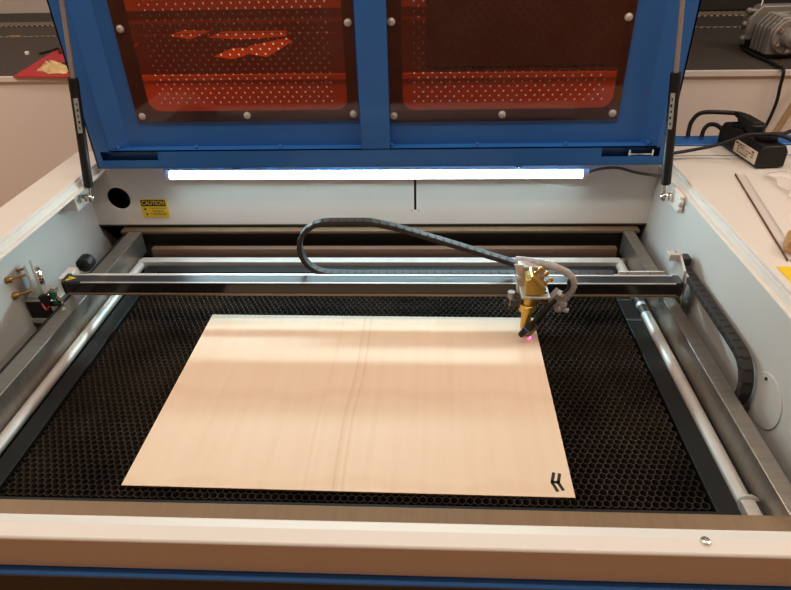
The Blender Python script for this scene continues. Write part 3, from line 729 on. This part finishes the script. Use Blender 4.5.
# angled plug in the strip, with its cord
PG = thing('power_plug', (.768, .55, ZT+.045), 'flat black angled plug pushed into the far end of the power strip', 'plug')
c = p0+d*.079+Vector((0,0,.0525))
obj('plug_body', MB().lathe(c-Vector((0,0,.0075)), (0,0,1), [(.017,0),(.018,.002),(.018,.010),(.016,.016)], 24).obox(c+d*.022+Vector((0,0,.005)), d, sx, (0,0,1), .028, .0115, .0065), 'black', PG, bevel=.002)
m = MB()
for k in range(6): m.obox(c+d*(.052+.004*k)+Vector((0,0,.006)), d, sx, (0,0,1), .0018, .007-.0004*k, .006-.0004*k)
obj('strain_relief', m, 'black', PG)
e = c+d*.074+Vector((0,0,.006))
obj('plug_cord', MB().tube(smoothpath([c+d*.05+Vector((0,0,.006)), e, (.700,.582,.263), (.680,.590,.257), (.668,.589,.240), (.664,.582,.222), (.663,.577,.2115)], 8), .0045, 10), 'black', PG)
PG2 = thing('power_plug', (.757, .455, ZT+.045), 'black round plug in the near socket of the power strip', 'plug')
c2 = p0+d*.035+Vector((0,0,.0445))
obj('plug_body', MB().lathe(c2, (0,0,1), [(.017,0),(.0185,.0015),(.0185,.005),(.015,.007),(.011,.0075)], 24), 'blackmatt', PG2)
obj('plug_cord', MB().tube(smoothpath([c2+Vector((0,0,.0085)), (.785,.446,.2610), (.815,.465,.259), (.86,.46,.243), (.90,.43,.214), (.94,.41,.2102)], 8), .004, 10), 'black', PG2)
o = obj('mains_cable', MB().tube(smoothpath([(.578,.452,.2205), (.600,.458,.221), (.624,.462,.2235), (.666,.454,.236), (.695,.446,.251), (.712,.441,.2605), (.735,.430,.2660), (.766,.420,.2655), (.80,.405,.250), (.86,.385,.2105)], 8), .0034, 10), 'black')
tag(o, 'thin black cable running from the lid hinge up over the power strip', 'cable')
o = obj('extension_cord', MB().tube(smoothpath([(.731,.566,.226), (.718,.578,.236), (.704,.583,.236), (.694,.580,.226), (.691,.575,.2115)], 8), .0045, 10), 'black')
tag(o, 'short black cord looping out of the back of the power strip over the blue edge', 'cord')
# clear acrylic offcut with browned edge
OF = thing('acrylic_offcut', (.655, .21, ZT), 'narrow clear plastic strip with a burnt brown edge lying diagonally on the shelf', 'plastic strip')
a = Vector((.682,.379,ZT)); b = Vector((.6215,.055,ZT)); dd = (b-a).normalized(); nn_ = Vector((0,0,1)).cross(dd)
if nn_.x < 0: nn_ = -nn_
m = MB(); mid = (a+b)/2
m.obox(mid+nn_*.0074+Vector((0,0,.0019)), dd, nn_, (0,0,1), (b-a).length/2, .0074, .0016)
obj('strip', m, 'clear', OF, smooth=0)
obj('burnt_edge', MB().obox(mid-nn_*.0004+Vector((0,0,.0019)), dd, nn_, (0,0,1), (b-a).length/2, .0007, .0017), 'burnt', OF, smooth=0)
obj('far_edge', MB().obox(mid+nn_*.0152+Vector((0,0,.0019)), dd, nn_, (0,0,1), (b-a).length/2, .0004, .0016), 'silverlabel', OF, smooth=0)
# second clear pane, partly out of frame
o = obj('clear_plastic_sheet', MB().prism([(.690,.148),(.657,.082),(.76,.06),(.80,.165)], 'z', ZT+.0003, ZT+.003), 'clear', smooth=0)
tag(o, 'clear plastic sheet behind the cork block on the shelf', 'plastic sheet')
# cork block
o = obj('cork_block', MB().prism([(.6255,.078),(.634,.063),(.72,.02),(.73,.08),(.665,.115),(.640,.108)], 'z', ZT+.0012, ZT+.024), 'cork', bevel=.003)
tag(o, 'brown cork block with rough grain on the edge of the white shelf', 'cork block')
# crumpled clear film
rr = random.Random(11); m = MB(); N = 16; vs = []; fs = []
for i in range(N):
    for j in range(N):
        u, v = i/(N-1), j/(N-1)
        x = .728+u*.16; y = .375-v*.115-u*.02
        edge = min(u, v, 1-u, 1-v)
        z = ZT+.003+.030*math.sin(PI*min(1, v*1.6))*(.6+.4*math.sin(u*9+v*4))*(1-v)*(.35+u)+rr.uniform(0, .006)
        if v > .8: z = ZT+.003
        vs.append((x+rr.uniform(-.004,.004), y+rr.uniform(-.004,.004), max(ZT+.002, z)))
for i in range(N-1):
    for j in range(N-1): fs.append((i*N+j, (i+1)*N+j, (i+1)*N+j+1, i*N+j+1))
m.add(vs, fs)
o = obj('plastic_film', m, 'film', smooth=60)
tag(o, 'crumpled clear plastic film bag on the shelf in front of the power strip', 'plastic bag')
# yellow sticker on the shelf edge (part of the machine)
P('warning_sticker', MB().prism([(.5985,.040),(.70,.038),(.70,-.060),(.5985,-.060)], 'z', ZT+.0002, ZT+.0007), 'yellow', label='yellow sticker on the shelf')
P('sticker_mark', MB().prism([(.612,.018),(.640,.010),(.6405,.013),(.6125,.021)], 'z', ZT+.0007, ZT+.001), 'ink')

# ================================================================== the perforated work table behind
TZ = .25; rot = -.029
T = thing('perforated_table', (0, 1.55, FZ), 'long white work table with a dark perforated metal top standing behind the laser cutter', 'work table')
def RT(x, y): return (x*math.cos(rot)-(y-1.03)*math.sin(rot), 1.018+x*math.sin(rot)+(y-1.03)*math.cos(rot))
def tbox(m, x0, x1, y0, y1, z0, z1):
    q = [RT(x0,y0), RT(x1,y0), RT(x1,y1), RT(x0,y1)]
    return m.prism(q, 'z', z0, z1)
obj('table_body', tbox(MB(), -2.3, 2.3, 1.03, 2.30, FZ, TZ-.012), 'tablewhite', T, bevel=.002)
obj('front_rim', tbox(MB(), -2.3, 2.3, 1.022, 1.036, TZ-.012, TZ+.001), 'white', T)
obj('perforated_top', tbox(MB(), -2.3, 2.3, 1.036, 1.90, TZ-.012, TZ), 'perf', T)
obj('mesh_row', tbox(tbox(MB(), -2.3, 2.3, 1.66, 1.675, TZ, TZ+.002), -2.3, 2.3, 1.90, 1.99, TZ-.012, TZ+.004), 'perfrow', T)
obj('rear_trough', tbox(MB(), -2.3, 2.3, 1.99, 2.30, TZ-.014, TZ-.002), 'cabinet', T)
o = obj('equipment_cabinet', tbox(MB(), .10, 2.2, 2.00, 2.29, TZ-.0018, 1.0), 'cabinet', bevel=.01)
tag(o, 'tall charcoal cabinet at the back of the perforated table', 'cabinet')
EC = thing('equipment_case', (.45, 1.3, TZ), 'black equipment case on the perforated table seen through the right orange pane', 'case')
obj('case_body', MB().box(.10, .73, 1.045, 1.50, TZ+.008, TZ+.34), 'cabinet', EC, bevel=.006)
for x in (.16, .67):
    for y in (1.075, 1.46): obj('case_foot', MB().cyl((x, y, TZ+.0005), (x, y, TZ+.010), .014, n=16), 'black', EC)
# red plastic sheet with black print
RS = thing('red_sheet', (-.95, 1.35, TZ), 'red plastic sheet with black print lying over the front edge of the perforated table', 'plastic sheet')
obj('sheet', MB().prism([(-1.088,1.035),(-.80,1.020),(-.905,1.50),(-1.19,1.56)], 'z', TZ+.0015, TZ+.0045), 'redsheet', RS)
obj('black_print', MB().prism([(-1.055,1.18),(-.96,1.15),(-.93,1.24),(-1.0,1.25)], 'z', TZ+.0046, TZ+.005).prism([(-1.12,1.36),(-1.00,1.33),(-.94,1.42),(-1.06,1.44)], 'z', TZ+.0046, TZ+.005), 'ink', RS)
# crumpled paper on it
rr = random.Random(4); m = MB(); N = 9; vs = []; fs = []
for i in range(N):
    for j in range(N):
        u, v = i/(N-1)-.5, j/(N-1)-.5
        vs.append((-.990+u*.105+rr.uniform(-.009,.009), 1.098-u*.05+v*.085*(1.1-abs(u))+rr.uniform(-.008,.008), TZ+.006+max(0, .045*(1-4*v*v)*(1-3*u*u)*(1-.9*(u+.5)))*rr.uniform(.5,1.15)))
for i in range(N-1):
    for j in range(N-1): fs.append((i*N+j, (i+1)*N+j, (i+1)*N+j+1, i*N+j+1))
m.add(vs, fs)
o = obj('crumpled_paper', m, 'crumple', smooth=50); tag(o, 'crumpled yellowish paper lying on the red plastic sheet', 'paper')
# small scraps
o = obj('wood_splinter', MB().obox((-1.475,1.70,TZ+.003), (1,.0,0), (0,1,0), (0,0,1), .022, .004, .0025), 'tan'); tag(o, 'short pale splinter lying on the perforated table top', 'scrap')
o = obj('plastic_scrap', MB().obox((-1.229,1.357,TZ+.006), (1,.3,0), (-.3,1,0), (0,0,1), .006, .006, .0055), 'paper', bevel=.002); tag(o, 'tiny white plastic scrap on the perforated table beside the red sheet', 'scrap')
o = obj('wire_scrap', MB().tube(smoothpath([(-1.19,1.36,TZ+.003),(-1.165,1.40,TZ+.006),(-1.14,1.40,TZ+.012),(-1.125,1.37,TZ+.007),(-1.105,1.34,TZ+.008)], 6), .0035, 8), 'black'); tag(o, 'bent black wire scrap on the perforated table near the red sheet', 'scrap')
# white sheets seen through the orange window
paps = [([(-.86,1.66),(-.842,1.77),(-.724,1.745),(-.75,1.58)], 'smallest white sheet on the table seen through the orange pane'),
        ([(-.690,1.60),(-.674,1.72),(-.423,1.715),(-.403,1.60),(-.545,1.555)], 'long white sheet on the table seen through the orange pane'),
        ([(-.395,1.56),(-.50,1.43),(-.465,1.30),(-.395,1.25),(-.36,1.50)], 'white sheet on the table seen through the orange pane beside the long sheet'),
        ([(-.570,1.27),(-.545,1.40),(-.475,1.40),(-.470,1.27),(-.50,1.225)], 'white sheet nearest the table front edge seen through the orange pane')]
for k, (poly, lab) in enumerate(paps):
    o = obj('paper_sheet', MB().prism(poly, 'z', TZ+.0006+.0006*k, TZ+.001+.0006*k), 'paper', smooth=0); tag(o, lab, 'paper')

# ------------------------------------------------------------------ air pump
AP = thing('air_pump', (1.11, 1.20, TZ), 'grey finned cast metal air pump standing on the perforated table', 'air pump')
ax = Vector((.04, -1, 0)).normalized(); rx = Vector((-ax.y, ax.x, 0)); up = Vector((0,0,1)); c = Vector((1.118, 1.122, TZ))
def sec(hw, h0, h1, ch): return [(-hw,h0),(hw,h0),(hw,h1-ch),(hw-ch,h1),(-hw+ch*1.3,h1),(-hw,h1-ch*1.6)]
def slab(m, t0, t1, hw, h0, h1, ch):
    pr = sec(hw, h0, h1, ch); k = len(pr)
    vs = [c+ax*t1+rx*a+up*b for a, b in pr]+[c+ax*t0+rx*a+up*b for a, b in pr]
    return m.add(vs, [tuple(range(k)), tuple(range(k,2*k))[::-1]]+[(i, k+i, k+(i+1)%k, (i+1)%k) for i in range(k)])
m = MB()
slab(m, -.012, .006, .070, .012, .110, .020); obj('front_plate', m, 'pump', AP, bevel=.004)
m = MB()
for k in range(4): slab(m, -.024-.022*k, -.014-.022*k, .068, .012, .110, .020)
obj('cooling_fin', m, 'pump', AP, bevel=.002)
m = MB(); slab(m, -.13, -.012, .056, .024, .100, .018); obj('pump_block', m, 'pumpdark', AP)
m = MB(); slab(m, -.155, -.115, .076, .030, .122, .022); obj('rear_plate', m, 'pump', AP, bevel=.004)
fc = c+ax*.006-rx*.022+up*.060
obj('cylinder_head', MB().lathe(fc, ax, [(.046,0),(.046,.008),(.043,.012),(.027,.012),(.027,.020),(.022,.032),(.010,.038),(.007,.030)], 36), 'pump', AP)
for q in range(6):
    p = fc+(rx*math.cos(q*PI/3+.5)+up*math.sin(q*PI/3+.5))*.036+ax*.012
    obj('head_bolt', MB().lathe(p, ax, [(.006,0),(.006,.006),(.003,.0065)], 12), 'steel', AP)
for dz, dt in ((.034,-.12),(.072,-.13),(.108,-.125)):
    p = c+ax*dt-rx*.078+up*dz
    obj('side_bolt', MB().ball(p, .009).cyl(p, p+rx*.02, .006, n=12), 'pump', AP)
for a, b in ((-.05, -.03), (.05, -.03), (-.05, -.125), (.05, -.125)):
    p = c+rx*a-ax*b*-1+up*.0005
    obj('rubber_foot', MB().box(p.x-.011, p.x+.011, p.y-.011, p.y+.011, TZ+.0005, TZ+.026), 'black', AP)
obj('base_plate', MB().obox(c-ax*.075+up*.0085, rx, ax, up, .066, .075, .004), 'black', AP)
obj('outlet_nozzle', MB().cyl(c+ax*-.05+rx*.05+up*.11, c+ax*-.05+rx*.05+up*.145, .010).cyl(c+ax*-.05+rx*.045+up*.128, c+ax*-.01+rx*.02+up*.13, .006), 'brass_screw', AP)
obj('top_clamp', MB().tube(smoothpath([c+rx*.0+up*.112+ax*-.04, c+rx*.02+up*.135+ax*-.04, c+rx*.04+up*.125+ax*-.045, c+rx*.06+up*.13+ax*-.045], 6), .008, 10), 'black', AP)
obj('tie_rod', MB().tube([c-ax*.13-rx*.045+up*.12, c-ax*.16-rx*.02+up*.20, c-ax*.19+rx*.0+up*.27], .0022, 6), 'alu', AP)
cordp = smoothpath([(1.044,1.235,TZ+.006), (1.038,1.15,TZ+.005), (1.043,1.06,TZ+.005), (1.036,1.00,TZ+.0068), (1.035,.981,TZ+.0075), (1.035,.9695,TZ+.003), (1.036,.967,.236), (1.037,.967,.215), (1.040,.967,.17), (1.032,.967,.11), (1.012,.967,.05), (1.00,.967,-.06)], 6)
o = obj('pump_cord', MB().tube(cordp, .0042, 8), 'black'); tag(o, 'black cord leaving the air pump and hanging down the white table front', 'cord')
o = obj('tan_hose', MB().tube(smoothpath([(1.16,.955,.40),(1.12,.955,.27),(1.085,.955,.185),(1.055,.955,.09),(1.02,.955,-.02),(1.0,.955,-.15)], 8), .0085, 12), 'tan'); tag(o, 'tan rubber hose hanging in front of the white table', 'hose')

# ================================================================== light and camera
w = bpy.data.worlds.new('room_light'); bpy.context.scene.world = w; w.use_nodes = True
bg = w.node_tree.nodes['Background']; bg.inputs[0].default_value = (1, .84, .70, 1); bg.inputs[1].default_value = .22
def area(name, loc, rot_, sx_, sy_, power, col):
    l = bpy.data.lights.new(name, 'AREA'); l.shape = 'RECTANGLE'; l.size = sx_; l.size_y = sy_; l.energy = power; l.color = col
    o_ = bpy.data.objects.new(name, l); COL.objects.link(o_); o_.location = loc; o_.rotation_euler = rot_
    return o_
WARM = (1., .84, .69)
area('overhead_light', (.1, -.17, 1.8), (0, 0, 0), 2.6, .12, 22, WARM)
area('overhead_light', (-.2, .42, 1.8), (0, 0, 0), 4.2, .25, 12, WARM)
area('overhead_light', (-1.9, .2, 1.8), (0, 0, 0), .25, 1.0, 15, WARM)  # fill light added to brighten the table front, no known fixture
area('overhead_light', (2.0, .2, 1.8), (0, 0, 0), .25, 1.0, 15, WARM)  # matching added fill light on the right


cam = bpy.data.cameras.new('camera'); co = bpy.data.objects.new('camera', cam); COL.objects.link(co)
pitch, yaw, roll = 0.57630, -0.06225, -0.03041
f = Vector((math.sin(yaw)*math.cos(pitch), math.cos(yaw)*math.cos(pitch), -math.sin(pitch)))
r = Vector((math.cos(yaw), -math.sin(yaw), 0)); u = r.cross(f)
r2 = r*math.cos(roll)+u*math.sin(roll); u2 = -r*math.sin(roll)+u*math.cos(roll)
M = Matrix((( r2.x, u2.x, -f.x, .1073), (r2.y, u2.y, -f.y, -.7229), (r2.z, u2.z, -f.z, .6521), (0,0,0,1)))
co.matrix_world = M
cam.sensor_fit = 'HORIZONTAL'; cam.sensor_width = 36; cam.lens = 607*36/791; cam.clip_start = .01
sc = bpy.context.scene; sc.camera = co
sc.view_settings.view_transform = 'Standard'; sc.view_settings.look = 'None'; sc.view_settings.gamma = 1; sc.view_settings.exposure = 0
sc.cycles.max_bounces = 10; sc.cycles.transparent_max_bounces = 24; sc.cycles.use_denoising = True
